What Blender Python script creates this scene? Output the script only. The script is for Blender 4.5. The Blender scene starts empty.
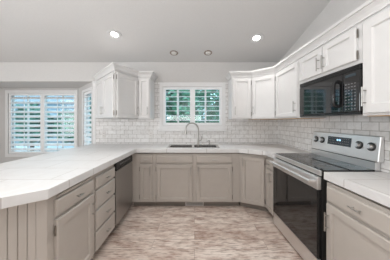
import bpy, bmesh, math, random
from mathutils import Vector, Matrix
random.seed(7)
S = bpy.context.scene
C = S.collection
R = math.radians
PI = math.pi

# ------------------------------------------------------------------ camera
cd = bpy.data.cameras.new('camera')
cam = bpy.data.objects.new('camera', cd)
C.objects.link(cam)
cam.location = (0, 0, 1.33)
cam.rotation_euler = (PI / 2, 0, 0)
cd.sensor_width = 36
cd.lens = 173 / 390 * 36
cd.shift_x = 0.5 / 390
cd.shift_y = -8.5 / 390
cd.clip_start = 0.02
S.camera = cam

# ------------------------------------------------------------------ world and large lights
w = bpy.data.worlds.new('daylight')
S.world = w
w.use_nodes = True
bg = w.node_tree.nodes['Background']
bg.inputs['Color'].default_value = (0.62, 0.82, 1.0, 1)
bg.inputs['Strength'].default_value = 2.5

sd = bpy.data.lights.new('sun', 'SUN'); sd.energy = 1.6; sd.angle = R(15); sd.color = (1, 0.98, 0.95)
so = bpy.data.objects.new('sun', sd); C.objects.link(so); so.rotation_euler = (R(48), 0, R(-38))

def area(name, loc, rot, sx, sy, power, col=(1, 1, 1)):
    l = bpy.data.lights.new(name, 'AREA')
    l.shape = 'RECTANGLE'; l.size = sx; l.size_y = sy; l.energy = power; l.color = col
    o = bpy.data.objects.new(name, l); C.objects.link(o)
    o.location = loc; o.rotation_euler = rot
    return o
# two unseen soft fills added behind the camera to brighten the kitchen
area('fill_back_left', (-2.9, -2.4, 1.7), (R(90), 0, R(-28)), 2.6, 1.8, 16)
area('fill_back', (0.3, -2.8, 1.6), (R(90), 0, 0), 2.0, 1.8, 12)
# added fill behind the camera, aimed up to brighten the ceiling
area('bounce_fill', (-1.2, -0.9, 1.5), (R(168), 0, 0), 3.0, 1.2, 78)
# added cool fill by the solid left wall, brightening the right-hand run
area('fill_left', (-5.05, 0.4, 1.5), (R(90), 0, R(-90)), 2.2, 1.6, 58, (0.94, 0.98, 1.0))

S.view_settings.view_transform = 'Standard'
S.view_settings.look = 'None'
S.view_settings.exposure = 0.25
S.view_settings.gamma = 1
S.view_settings.use_curve_mapping = False

# ------------------------------------------------------------------ materials
def mat(name, col, rough=0.5, metal=0.0, spec=0.5, coat=0.0):
    m = bpy.data.materials.new(name); m.use_nodes = True
    b = m.node_tree.nodes['Principled BSDF']
    b.inputs['Base Color'].default_value = (*col, 1)
    b.inputs['Roughness'].default_value = rough
    b.inputs['Metallic'].default_value = metal
    b.inputs['Specular IOR Level'].default_value = spec
    b.inputs['Coat Weight'].default_value = coat
    return m

def N(m, t, **kw):
    n = m.node_tree.nodes.new(t)
    for k, v in kw.items(): setattr(n, k, v)
    return n
def L(m, a, b): m.node_tree.links.new(a, b)

def noisy(name, c1, c2, scale=8, rough=0.5, metal=0.0, stretch=(1, 1, 1), bump=0.0, spec=0.5, coat=0.0, detail=4):
    m = mat(name, c1, rough, metal, spec, coat)
    b = m.node_tree.nodes['Principled BSDF']
    tc = N(m, 'ShaderNodeTexCoord'); mp = N(m, 'ShaderNodeMapping')
    mp.inputs['Scale'].default_value = stretch
    nz = N(m, 'ShaderNodeTexNoise'); nz.inputs['Scale'].default_value = scale; nz.inputs['Detail'].default_value = detail
    cr = N(m, 'ShaderNodeValToRGB')
    cr.color_ramp.elements[0].position = 0.3; cr.color_ramp.elements[0].color = (*c1, 1)
    cr.color_ramp.elements[1].position = 0.7; cr.color_ramp.elements[1].color = (*c2, 1)
    L(m, tc.outputs['Object'], mp.inputs['Vector']); L(m, mp.outputs['Vector'], nz.inputs['Vector'])
    L(m, nz.outputs['Fac'], cr.inputs['Fac']); L(m, cr.outputs['Color'], b.inputs['Base Color'])
    if bump:
        bp = N(m, 'ShaderNodeBump'); bp.inputs['Strength'].default_value = bump; bp.inputs['Distance'].default_value = 0.01
        L(m, nz.outputs['Fac'], bp.inputs['Height']); L(m, bp.outputs['Normal'], b.inputs['Normal'])
    return m

M = {}
M['ceiling'] = noisy('ceiling_paint', (0.63, 0.625, 0.62), (0.65, 0.645, 0.64), 60, 0.9, bump=0.15, spec=0.2)
M['wall'] = noisy('wall_paint', (0.63, 0.62, 0.61), (0.65, 0.64, 0.63), 40, 0.85, bump=0.08, spec=0.25)
M['white'] = noisy('white_cabinet_paint', (0.74, 0.735, 0.73), (0.76, 0.755, 0.75), 12, 0.38)
M['trim'] = noisy('white_trim_paint', (0.80, 0.80, 0.80), (0.83, 0.83, 0.83), 12, 0.45)
M['shutter'] = noisy('white_shutter_paint', (0.90, 0.91, 0.92), (0.92, 0.93, 0.94), 12, 0.4)
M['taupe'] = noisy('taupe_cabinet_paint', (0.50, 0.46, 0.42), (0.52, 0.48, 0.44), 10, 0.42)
M['toe'] = noisy('taupe_toe_shade', (0.24, 0.215, 0.19), (0.26, 0.23, 0.20), 10, 0.6)  # cabinet taupe darkened: toe-kick and under-counter shade put into the colour
M['woodpanel'] = noisy('raw_wood', (0.55, 0.32, 0.13), (0.66, 0.42, 0.20), 6, 0.6, stretch=(1, 8, 1))
M['steel'] = noisy('brushed_stainless', (0.80, 0.80, 0.80), (0.86, 0.86, 0.86), 30, 0.38, 1.0, stretch=(1, 1, 30))
M['dwsteel'] = noisy('dishwasher_stainless', (0.42, 0.41, 0.40), (0.50, 0.49, 0.48), 30, 0.33, 1.0, stretch=(1, 1, 30))
M['nickel'] = noisy('brushed_nickel', (0.42, 0.41, 0.39), (0.48, 0.47, 0.45), 40, 0.30, 1.0)
M['sinksteel'] = noisy('sink_stainless', (0.46, 0.45, 0.44), (0.54, 0.53, 0.52), 30, 0.25, 1.0)
M['hinge'] = noisy('nickel_hinge', (0.22, 0.20, 0.18), (0.28, 0.26, 0.23), 40, 0.35, 1.0)
M['glassblack'] = noisy('black_glass', (0.008, 0.008, 0.009), (0.012, 0.012, 0.013), 4, 0.06, spec=0.9)
M['mwglass'] = noisy('microwave_glass', (0.006, 0.006, 0.007), (0.008, 0.008, 0.009), 4, 0.03, spec=1.0)
M['black'] = noisy('black_plastic', (0.010, 0.010, 0.011), (0.016, 0.016, 0.017), 20, 0.25)
M['darkgap'] = noisy('black_matte', (0.015, 0.014, 0.013), (0.02, 0.02, 0.02), 20, 0.7)
M['key'] = noisy('grey_key_print', (0.22, 0.22, 0.23), (0.26, 0.26, 0.27), 20, 0.5)
M['ring'] = noisy('burner_print', (0.10, 0.10, 0.10), (0.13, 0.13, 0.13), 20, 0.3)
M['knobdark'] = noisy('dark_knob_ring', (0.02, 0.018, 0.018), (0.03, 0.03, 0.03), 20, 0.3)
M['outlet'] = noisy('outlet_plastic', (0.72, 0.70, 0.68), (0.75, 0.73, 0.71), 20, 0.35)
M['vent'] = noisy('vent_enamel', (0.66, 0.64, 0.62), (0.70, 0.68, 0.66), 20, 0.5)
M['canring'] = noisy('can_trim_white', (0.62, 0.62, 0.62), (0.68, 0.68, 0.68), 20, 0.5)
M['eyeball'] = noisy('bronze_eyeball', (0.22, 0.17, 0.14), (0.34, 0.28, 0.24), 20, 0.45)
M['leaf'] = noisy('leaf_green', (0.010, 0.07, 0.04), (0.14, 0.36, 0.22), 3.5, 0.55, detail=6)
M['leaf2'] = noisy('leaf_dark', (0.015, 0.07, 0.05), (0.11, 0.28, 0.20), 3.0, 0.55, detail=6)
M['bark'] = noisy('bark', (0.10, 0.07, 0.05), (0.18, 0.13, 0.10), 9, 0.9, stretch=(1, 1, 0.2))
M['patio'] = noisy('concrete_patio', (0.42, 0.47, 0.52), (0.52, 0.57, 0.62), 2, 0.8)
M['fence'] = noisy('grey_fence', (0.20, 0.24, 0.28), (0.28, 0.32, 0.36), 5, 0.8, stretch=(6, 6, 1))

def emit(name, col, s):
    m = bpy.data.materials.new(name); m.use_nodes = True
    b = m.node_tree.nodes['Principled BSDF']
    b.inputs['Base Color'].default_value = (*col, 1)
    b.inputs['Emission Color'].default_value = (*col, 1); b.inputs['Emission Strength'].default_value = s
    return m
M['lamp'] = emit('lamp_glow', (1, 0.97, 0.93), 9)
M['clock'] = emit('clock_glow', (0.45, 0.75, 1.0), 1.6)
M['display'] = noisy('display_glass', (0.035, 0.05, 0.06), (0.045, 0.06, 0.075), 10, 0.12)

def glass():
    m = bpy.data.materials.new('window_glass'); m.use_nodes = True
    nt = m.node_tree; nt.nodes.clear()
    o = N(m, 'ShaderNodeOutputMaterial'); t = N(m, 'ShaderNodeBsdfTransparent'); g = N(m, 'ShaderNodeBsdfGlossy')
    t.inputs['Color'].default_value = (0.88, 0.97, 0.96, 1)
    g.inputs['Roughness'].default_value = 0.02
    x = N(m, 'ShaderNodeMixShader'); lw = N(m, 'ShaderNodeLayerWeight'); lw.inputs['Blend'].default_value = 0.5
    pw = N(m, 'ShaderNodeMath', operation='POWER'); pw.inputs[1].default_value = 5
    f = N(m, 'ShaderNodeMath', operation='ADD'); f.inputs[1].default_value = 0.04
    L(m, lw.outputs['Facing'], pw.inputs[0]); L(m, pw.outputs[0], f.inputs[0])
    L(m, f.outputs[0], x.inputs[0]); L(m, t.outputs[0], x.inputs[1]); L(m, g.outputs[0], x.inputs[2]); L(m, x.outputs[0], o.inputs[0])
    return m
M['glass'] = glass()

def tile(name, axis):
    """marble-look subway tile; axis 'x' for the back wall, 'y' for the side wall"""
    m = mat(name, (0.7, 0.7, 0.7), 0.25, spec=0.5)
    b = m.node_tree.nodes['Principled BSDF']
    tc = N(m, 'ShaderNodeTexCoord'); sp = N(m, 'ShaderNodeSeparateXYZ'); cb = N(m, 'ShaderNodeCombineXYZ')
    L(m, tc.outputs['Object'], sp.inputs[0])
    L(m, sp.outputs['X' if axis == 'x' else 'Y'], cb.inputs['X']); L(m, sp.outputs['Z'], cb.inputs['Y'])
    br = N(m, 'ShaderNodeTexBrick'); br.offset = 0.5
    br.inputs['Scale'].default_value = 1.0
    br.inputs['Brick Width'].default_value = 0.155; br.inputs['Row Height'].default_value = 0.078
    br.inputs['Mortar Size'].default_value = 0.0032; br.inputs['Mortar Smooth'].default_value = 0.2
    br.inputs['Bias'].default_value = 0.0
    br.inputs['Color1'].default_value = (0.90, 0.895, 0.89, 1); br.inputs['Color2'].default_value = (0.80, 0.79, 0.78, 1)
    br.inputs['Mortar'].default_value = (0.50, 0.485, 0.465, 1)
    L(m, cb.outputs[0], br.inputs['Vector'])
    nz = N(m, 'ShaderNodeTexNoise'); nz.inputs['Scale'].default_value = 14; nz.inputs['Detail'].default_value = 6
    nz.inputs['Distortion'].default_value = 1.2
    L(m, tc.outputs['Object'], nz.inputs['Vector'])
    cr = N(m, 'ShaderNodeValToRGB')
    cr.color_ramp.elements[0].position = 0.35; cr.color_ramp.elements[0].color = (0.86, 0.85, 0.84, 1)
    cr.color_ramp.elements[1].position = 0.6; cr.color_ramp.elements[1].color = (1, 1, 1, 1)
    L(m, nz.outputs['Fac'], cr.inputs['Fac'])
    mx = N(m, 'ShaderNodeMix', data_type='RGBA', blend_type='MULTIPLY'); mx.inputs['Factor'].default_value = 1
    L(m, br.outputs['Color'], mx.inputs['A']); L(m, cr.outputs['Color'], mx.inputs['B'])
    L(m, mx.outputs['Result'], b.inputs['Base Color'])
    bp = N(m, 'ShaderNodeBump', invert=True); bp.inputs['Strength'].default_value = 0.5; bp.inputs['Distance'].default_value = 0.003
    L(m, br.outputs['Fac'], bp.inputs['Height']); L(m, bp.outputs['Normal'], b.inputs['Normal'])
    return m
M['tile_back'] = tile('subway_tile_back', 'x')
M['tile_side'] = tile('subway_tile_side', 'y')

def counter_mat():
    m = mat('large_marble_tile', (0.8, 0.8, 0.8), 0.42, spec=0.3)
    b = m.node_tree.nodes['Principled BSDF']
    tc = N(m, 'ShaderNodeTexCoord'); mp = N(m, 'ShaderNodeMapping')
    mp.inputs['Location'].default_value = (0.12, -0.035, 0)
    L(m, tc.outputs['Object'], mp.inputs[0])
    br = N(m, 'ShaderNodeTexBrick'); br.offset = 0.5
    br.inputs['Scale'].default_value = 1.0
    br.inputs['Brick Width'].default_value = 0.61; br.inputs['Row Height'].default_value = 0.302
    br.inputs['Mortar Size'].default_value = 0.0040; br.inputs['Mortar Smooth'].default_value = 0.3; br.inputs['Bias'].default_value = -0.2
    br.inputs['Color1'].default_value = (0.75, 0.75, 0.75, 1); br.inputs['Color2'].default_value = (0.71, 0.71, 0.71, 1)
    br.inputs['Mortar'].default_value = (0.54, 0.525, 0.51, 1)
    L(m, mp.outputs[0], br.inputs['Vector'])
    nz = N(m, 'ShaderNodeTexNoise'); nz.inputs['Scale'].default_value = 2.2; nz.inputs['Detail'].default_value = 7; nz.inputs['Distortion'].default_value = 2.2
    L(m, tc.outputs['Object'], nz.inputs['Vector'])
    cr = N(m, 'ShaderNodeValToRGB'); e = cr.color_ramp.elements
    e[0].position = 0.40; e[0].color = (1, 1, 1, 1); e[1].position = 0.56; e[1].color = (1, 1, 1, 1)
    k = e.new(0.48); k.color = (0.965, 0.96, 0.955, 1)
    L(m, nz.outputs['Fac'], cr.inputs['Fac'])
    mx = N(m, 'ShaderNodeMix', data_type='RGBA', blend_type='MULTIPLY'); mx.inputs['Factor'].default_value = 1
    L(m, br.outputs['Color'], mx.inputs['A']); L(m, cr.outputs['Color'], mx.inputs['B'])
    L(m, mx.outputs['Result'], b.inputs['Base Color'])
    return m
M['counter'] = counter_mat()

def floor_mat():
    m = mat('weathered_plank', (0.4, 0.33, 0.28), 0.38, spec=0.4)
    b = m.node_tree.nodes['Principled BSDF']
    tc = N(m, 'ShaderNodeTexCoord')
    br = N(m, 'ShaderNodeTexBrick'); br.offset = 0.37; br.offset_frequency = 2
    br.inputs['Scale'].default_value = 1.0
    br.inputs['Brick Width'].default_value = 1.22; br.inputs['Row Height'].default_value = 0.15
    br.inputs['Mortar Size'].default_value = 0.0016; br.inputs['Mortar Smooth'].default_value = 0.1; br.inputs['Bias'].default_value = 0.0
    br.inputs['Color1'].default_value = (1, 1, 1, 1); br.inputs['Color2'].default_value = (0.86, 0.82, 0.80, 1)
    br.inputs['Mortar'].default_value = (0.45, 0.40, 0.36, 1)
    L(m, tc.outputs['Object'], br.inputs['Vector'])
    pid = N(m, 'ShaderNodeTexBrick'); pid.offset = 0.37; pid.offset_frequency = 2
    for k_, v_ in (('Scale', 1.0), ('Brick Width', 1.22), ('Row Height', 0.15), ('Mortar Size', 0.0), ('Bias', 0.0)): pid.inputs[k_].default_value = v_
    pid.inputs['Color1'].default_value = (0, 0, 0, 1); pid.inputs['Color2'].default_value = (1, 1, 1, 1)
    L(m, tc.outputs['Object'], pid.inputs['Vector'])
    vm = N(m, 'ShaderNodeVectorMath', operation='SCALE'); vm.inputs['Scale'].default_value = 23.0; L(m, pid.outputs['Color'], vm.inputs[0])
    va = N(m, 'ShaderNodeVectorMath', operation='ADD'); L(m, tc.outputs['Object'], va.inputs[0]); L(m, vm.outputs[0], va.inputs[1])
    mp = N(m, 'ShaderNodeMapping'); mp.inputs['Scale'].default_value = (1.5, 4.2, 1)
    L(m, va.outputs[0], mp.inputs[0])
    n1 = N(m, 'ShaderNodeTexNoise'); n1.inputs['Scale'].default_value = 2.6; n1.inputs['Detail'].default_value = 9; n1.inputs['Roughness'].default_value = 0.7
    n1.inputs['Distortion'].default_value = 0.0
    L(m, mp.outputs[0], n1.inputs['Vector'])
    cr = N(m, 'ShaderNodeValToRGB'); e = cr.color_ramp.elements
    e[0].position = 0.30; e[0].color = (0.30, 0.195, 0.155, 1)
    e[1].position = 0.66; e[1].color = (0.84, 0.76, 0.69, 1)
    k = e.new(0.42); k.color = (0.56, 0.44, 0.38, 1)
    k = e.new(0.53); k.color = (0.74, 0.65, 0.585, 1)
    L(m, n1.outputs['Fac'], cr.inputs['Fac'])
    mp2 = N(m, 'ShaderNodeMapping'); mp2.inputs['Scale'].default_value = (2.2, 13, 1)
    L(m, va.outputs[0], mp2.inputs[0])
    n2 = N(m, 'ShaderNodeTexNoise'); n2.inputs['Scale'].default_value = 5; n2.inputs['Detail'].default_value = 5
    L(m, mp2.outputs[0], n2.inputs['Vector'])
    c2 = N(m, 'ShaderNodeValToRGB'); e = c2.color_ramp.elements
    e[0].position = 0.32; e[0].color = (0.52, 0.47, 0.44, 1); e[1].position = 0.5; e[1].color = (1, 1, 1, 1)
    L(m, n2.outputs['Fac'], c2.inputs['Fac'])
    m1 = N(m, 'ShaderNodeMix', data_type='RGBA', blend_type='MULTIPLY'); m1.inputs['Factor'].default_value = 1
    m2 = N(m, 'ShaderNodeMix', data_type='RGBA', blend_type='MULTIPLY'); m2.inputs['Factor'].default_value = 1
    L(m, cr.outputs['Color'], m1.inputs['A']); L(m, br.outputs['Color'], m1.inputs['B'])
    L(m, m1.outputs['Result'], m2.inputs['A']); L(m, c2.outputs['Color'], m2.inputs['B'])
    L(m, m2.outputs['Result'], b.inputs['Base Color'])
    bp = N(m, 'ShaderNodeBump'); bp.inputs['Strength'].default_value = 0.25; bp.inputs['Distance'].default_value = 0.004
    L(m, n2.outputs['Fac'], bp.inputs['Height']); L(m, bp.outputs['Normal'], b.inputs['Normal'])
    return m
M['floor'] = floor_mat()

# ------------------------------------------------------------------ mesh helpers
class MB:
    def __init__(s): s.v = []; s.f = []
    def add(s, vs, fs):
        n = len(s.v); s.v += [tuple(v) for v in vs]; s.f += [tuple(i + n for i in f) for f in fs]; return s
    def box(s, x0, x1, y0, y1, z0, z1):
        x0, x1 = sorted((x0, x1)); y0, y1 = sorted((y0, y1)); z0, z1 = sorted((z0, z1))
        return s.add([(x0, y0, z0), (x1, y0, z0), (x1, y1, z0), (x0, y1, z0), (x0, y0, z1), (x1, y0, z1), (x1, y1, z1), (x0, y1, z1)],
                     [(0, 3, 2, 1), (4, 5, 6, 7), (0, 1, 5, 4), (1, 2, 6, 5), (2, 3, 7, 6), (3, 0, 4, 7)])
    def prism(s, pts, z0, z1):
        a = sum(pts[i][0] * pts[(i + 1) % len(pts)][1] - pts[(i + 1) % len(pts)][0] * pts[i][1] for i in range(len(pts)))
        if a < 0: pts = pts[::-1]
        n = len(pts)
        return s.add([(x, y, z0) for x, y in pts] + [(x, y, z1) for x, y in pts],
                     [tuple(range(n))[::-1], tuple(range(n, 2 * n))] + [(i, (i + 1) % n, n + (i + 1) % n, n + i) for i in range(n)])
    def tube(s, path, r, n=10):
        """closed-ended tube along a path; r a number or one per point"""
        P = [Vector(p) for p in path]; rs = r if isinstance(r, (list, tuple)) else [r] * len(P)
        vs = []; up = None
        for i, p in enumerate(P):
            t = (P[min(i + 1, len(P) - 1)] - P[max(i - 1, 0)]).normalized()
            if up is None: up = Vector((0, 0, 1)) if abs(t.z) < 0.9 else Vector((0, 1, 0))
            a = t.cross(up).normalized(); b = a.cross(t).normalized(); up = b
            for k in range(n):
                q = 2 * PI * k / n
                vs.append(p + (a * math.cos(q) + b * math.sin(q)) * rs[i])
        fs = []
        for i in range(len(P) - 1):
            for k in range(n):
                fs.append((i * n + k, i * n + (k + 1) % n, (i + 1) * n + (k + 1) % n, (i + 1) * n + k))
        fs.append(tuple(range(n))[::-1]); m = (len(P) - 1) * n; fs.append(tuple(range(m, m + n)))
        return s.add(vs, fs)
    def lathe(s, prof, c, axis='z', n=28, closed=False):
        vs = []
        for r, h in prof:
            for k in range(n):
                q = 2 * PI * k / n; a, b = r * math.cos(q), r * math.sin(q)
                if axis == 'z': vs.append((c[0] + a, c[1] + b, c[2] + h))
                elif axis == 'y': vs.append((c[0] + a, c[1] + h, c[2] + b))
                else: vs.append((c[0] + h, c[1] + a, c[2] + b))
        m = len(prof); fs = []
        for i in range(m - 1 + (1 if closed else 0)):
            j = (i + 1) % m
            for k in range(n):
                fs.append((i * n + k, i * n + (k + 1) % n, j * n + (k + 1) % n, j * n + k))
        if not closed:
            fs.append(tuple(range(n))[::-1]); fs.append(tuple(range((m - 1) * n, m * n)))
        return s.add(vs, fs)
    def build(s, name, m, parent=None, bevel=0.0, smooth=False, world=False, kind=None, segs=2):
        me = bpy.data.meshes.new(name)
        vs = s.v
        if world and parent is not None:
            inv = mw(parent).inverted(); vs = [tuple(inv @ Vector(v)) for v in vs]
        me.from_pydata(vs, [], s.f); me.update()
        bm = bmesh.new(); bm.from_mesh(me); bmesh.ops.recalc_face_normals(bm, faces=bm.faces); bm.to_mesh(me); bm.free()
        me.materials.append(m)
        o = bpy.data.objects.new(name, me); C.objects.link(o)
        if parent is not None: o.parent = parent
        if bevel:
            b = o.modifiers.new('bevel', 'BEVEL'); b.width = bevel; b.segments = segs; b.limit_method = 'ANGLE'; b.angle_limit = R(40)
        if smooth:
            for p in me.polygons: p.use_smooth = True
            if hasattr(me, 'set_sharp_from_angle'): me.set_sharp_from_angle(angle=R(40))
        if kind: o['kind'] = kind
        return o

def mw(o):
    m = Matrix.LocRotScale(o.location, o.rotation_euler, o.scale)
    return mw(o.parent) @ m if o.parent else m

def tag(o, label=None, cat=None, group=None, kind=None):
    if label: o['label'] = label
    if cat: o['category'] = cat
    if group: o['group'] = group
    if kind: o['kind'] = kind
    return o
def thing(name, loc, rz, label, cat, group=None, tilt=None):
    o = bpy.data.objects.new(name, None); C.objects.link(o); o.empty_display_size = 0.1
    o.location = loc; o.rotation_euler = (0, 0, rz) if tilt is None else tilt
    return tag(o, label, cat, group)
def structure(name, mb, m, **k): return mb.build(name, m, kind='structure', **k)

def fill(outer, holes, z0, z1):
    """slab with holes"""
    bm = bmesh.new(); es = []
    for loop in [outer] + holes:
        vs = [bm.verts.new((x, y, z1)) for x, y in loop]
        es += [bm.edges.new((vs[i], vs[(i + 1) % len(vs)])) for i in range(len(vs))]
    bmesh.ops.triangle_fill(bm, edges=es, use_beauty=True)
    for f in bm.faces: f.normal_update()
    r = bmesh.ops.extrude_face_region(bm, geom=list(bm.faces))
    for v in [g for g in r['geom'] if isinstance(g, bmesh.types.BMVert)]: v.co.z = z0
    bmesh.ops.recalc_face_normals(bm, faces=bm.faces)
    bm.verts.index_update()
    mb = MB(); mb.add([tuple(v.co) for v in bm.verts], [tuple(v.index for v in f.verts) for f in bm.faces]); bm.free()
    return mb

def wall_holes(mb, x0, x1, y0, y1, z0, z1, holes):
    """wall slab in local x/z with rectangular holes (hx0,hx1,hz0,hz1), left to right"""
    x = x0
    for a, b, c, d in holes:
        if a > x: mb.box(x, a, y0, y1, z0, z1)
        mb.box(a, b, y0, y1, z0, c); mb.box(a, b, y0, y1, d, z1); x = b
    if x1 > x: mb.box(x, x1, y0, y1, z0, z1)
    return mb

# ------------------------------------------------------------------ the room
WB = 3.26; WR = 1.58; ZC = 2.447; SL = 0.226; CZ = 0.914; CB = 0.852
def zc(y): return ZC + SL * (WB - y)
structure('floor', MB().box(-5.3, 1.8, -3.6, 4.2, -0.06, 0), M['floor'])
def slab(x0, x1, y0, y1, t=0.1):
    a = [(x0, y0, zc(y0)), (x1, y0, zc(y0)), (x1, y1, zc(y1)), (x0, y1, zc(y1))]
    return MB().add(a + [(x, y, z + t) for x, y, z in a], [(0, 1, 2, 3), (4, 7, 6, 5), (0, 4, 5, 1), (1, 5, 6, 2), (2, 6, 7, 3), (3, 7, 4, 0)])
structure('ceiling', slab(-5.3, 1.8, -3.6, WB + 0.13), M['ceiling'])
# back wall: kitchen part, with sink window hole, and the header over the bay
HX0, HX1, HZ0, HZ1 = -0.594, 0.519, 1.257, 1.984
BX = -1.915
b = wall_holes(MB(), BX, WR + 0.12, WB, WB + 0.12, 0, 2.446, [(HX0, HX1, HZ0, HZ1)])
structure('wall_back', b, M['wall'])
structure('wall_back_header', MB().box(-5.2, BX, WB, WB + 0.12, 2.085, 2.446), M['wall'])
# right wall follows the ceiling slope
yb = -3.5
b = MB(); v = [(WR, yb, 0), (WR, WB, 0), (WR, WB, zc(WB)), (WR, yb, zc(yb))]
b.add(v + [(x + 0.12, y, z) for x, y, z in v], [(0, 1, 2, 3), (4, 7, 6, 5), (0, 4, 5, 1), (1, 5, 6, 2), (2, 6, 7, 3), (3, 7, 4, 0)])
structure('wall_right', b, M['wall'])
b = MB(); v = [(-5.2, yb, 0), (-5.2, WB, 0), (-5.2, WB, zc(WB)), (-5.2, yb, zc(yb))]
b.add(v + [(x - 0.1, y, z) for x, y, z in v], [(0, 1, 2, 3), (4, 7, 6, 5), (0, 4, 5, 1), (1, 5, 6, 2), (2, 6, 7, 3), (3, 7, 4, 0)])
structure('wall_left', b, M['wall'])
structure('wall_front', MB().box(-5.2, WR, yb - 0.1, yb, 0, zc(yb)), M['wall'])
# bay
BY = 3.92; BXR = -2.63; BXL = -4.42
bh = (-4.215, -2.687, 0.60, 1.97)
structure('wall_bay', wall_holes(MB(), BXL, BXR + 0.02, BY, BY + 0.12, 0, 2.09, [bh]), M['wall'])
structure('ceiling_bay', MB().prism([(-5.2, WB + 0.12), (BX - 0.02, WB + 0.12), (BXR, BY + 0.1), (BXL, BY + 0.1)], 2.085, 2.16), M['ceiling'])
sa = math.atan2(WB - BY, BX - BXR); sl = math.hypot(WB - BY, BX - BXR)
o = structure('wall_bay_side', wall_holes(MB(), 0, sl, 0, 0.11, 0, 2.085, [(0.40 * sl, 0.965 * sl, 0.78, 1.935)]), M['wall'])
o.location = (BXR, BY, 0); o.rotation_euler = (0, 0, sa)
sl2 = math.hypot(WB - BY, -5.2 - BXL)
o = structure('wall_bay_end', MB().box(0, sl2, 0, 0.11, 0, 2.085), M['wall'])
o.location = (-5.2, WB, 0); o.rotation_euler = (0, 0, math.atan2(BY - WB, BXL + 5.2))
# tile backsplash
TH = 0.009
b = wall_holes(MB(), -1.853, WR - TH, WB - TH, WB - 0.0005, CZ, 2.066, [(HX0 - 0.06, HX1 + 0.06, 1.16, 2.0655)])
structure('wall_back_backsplash', b, M['tile_back'])
structure('wall_right_backsplash', MB().box(WR - TH, WR - 0.0005, -0.2, WB - TH, CZ, 1.40), M['tile_side'])
# corner trim at the bay end of the back wall
structure('trim_1', MB().box(BX, -1.855, WB - 0.014, WB - 0.0005, 0, 2.085), M['trim'], bevel=0.003)

# ------------------------------------------------------------------ windows with plantation shutters
def window(idx, loc, rz, x0, x1, z0, z1, cas, th=0.12, sill=False, mull=None):
    """structure: casing on the room face, jamb, glass pane, grid"""
    r = bpy.data.objects.new('window_%d' % idx, None); C.objects.link(r); r.location = loc; r.rotation_euler = (0, 0, rz); r['kind'] = 'structure'
    cl, cr_, ct, cb_ = cas
    b = MB(); y0 = -0.018; y1 = -0.0005
    b.box(x0 - cl, x0, y0, y1, z0 - cb_, z1 + ct); b.box(x1, x1 + cr_, y0, y1, z0 - cb_, z1 + ct)
    b.box(x0, x1, y0, y1, z1, z1 + ct); b.box(x0, x1, y0, y1, z0 - cb_, z0)
    b.build('window_casing', M['trim'], r, bevel=0.004)
    if sill: MB().box(x0 - cl - 0.015, x1 + cr_ + 0.015, -0.045, 0.0, z0 - cb_ - 0.022, z0 - cb_).build('window_sill', M['trim'], r, bevel=0.004)
    b = MB(); t = 0.04; ya, yc = th - 0.045, th - 0.005
    b.box(x0, x0 + t, ya, yc, z0, z1); b.box(x1 - t, x1, ya, yc, z0, z1); b.box(x0 + t, x1 - t, ya, yc, z0, z0 + t); b.box(x0 + t, x1 - t, ya, yc, z1 - t, z1)
    for m_ in (mull or []): b.box(m_[0], m_[1], ya + 0.004, yc - 0.004, z0 + t, z1 - t)
    b.build('window_frame', M['trim'], r, bevel=0.002)
    MB().box(x0 + t, x1 - t, th - 0.026, th - 0.022, z0 + t, z1 - t).build('window_pane', M['glass'], r)
    return r
def shutter(loc, rz, x0, x1, z0, z1, n, depth, tilt, label, rod=None, midrail=None):
    """x0..x1 / z0..z1 is the louvred opening; stiles and rails lie around it"""
    root = thing('window_shutter', loc, rz, label, 'shutter', 'white plantation shutters')
    st = 0.047; y0, y1 = 0.004, 0.032
    for a in (x0 - st, x1): MB().box(a, a + st, y0, y1, z0 - st, z1 + st).build('stile', M['shutter'], root, bevel=0.002)
    for a in (z0 - st, z1): MB().box(x0, x1, y0, y1, a, a + st).build('rail', M['shutter'], root, bevel=0.002)
    p = (z1 - z0) / n; yc = (y0 + y1) / 2
    for i in range(n):
        zc_ = z0 + p * (i + 0.5); b = MB(); h = depth / 2; t = 0.0065
        prof = [(-h, 0), (-h * 0.6, t * 0.8), (0, t), (h * 0.6, t * 0.8), (h, 0), (h * 0.6, -t * 0.8), (0, -t), (-h * 0.6, -t * 0.8)]
        ca, sa_ = math.cos(tilt), math.sin(tilt)
        q = [(yc + u * ca - v * sa_, zc_ + u * sa_ + v * ca) for u, v in prof]; k = len(q)
        b.add([(x0 + 0.001, y, z) for y, z in q] + [(x1 - 0.001, y, z) for y, z in q],
              [tuple(range(k)), tuple(range(k, 2 * k))[::-1]] + [(j, (j + 1) % k, k + (j + 1) % k, k + j) for j in range(k)])
        b.build('louver', M['shutter'], root, smooth=True)
    if rod is not None:
        off = depth / 2 * math.cos(tilt) + 0.006
        MB().box(rod - 0.006, rod + 0.006, yc - off - 0.010, yc - off, z0 + 0.03, z1 - 0.02).build('tilt_rod', M['shutter'], root, bevel=0.002)
    return root
# over the sink
window(1, (0, WB, 0), 0, HX0, HX1, HZ0, HZ1, (0.063, 0.063, 0.08, 0.085), sill=True, mull=[(-0.33, -0.30), (-0.055, -0.015), (0.195, 0.225)])
shutter((0, WB, 0), 0, -0.547, -0.085, 1.307, 1.934, 7, 0.058, R(-4), 'left plantation shutter of the window over the sink', rod=-0.325)
shutter((0, WB, 0), 0, 0.011, 0.472, 1.307, 1.934, 7, 0.058, R(14), 'right plantation shutter of the window over the sink', rod=0.215)
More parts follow.
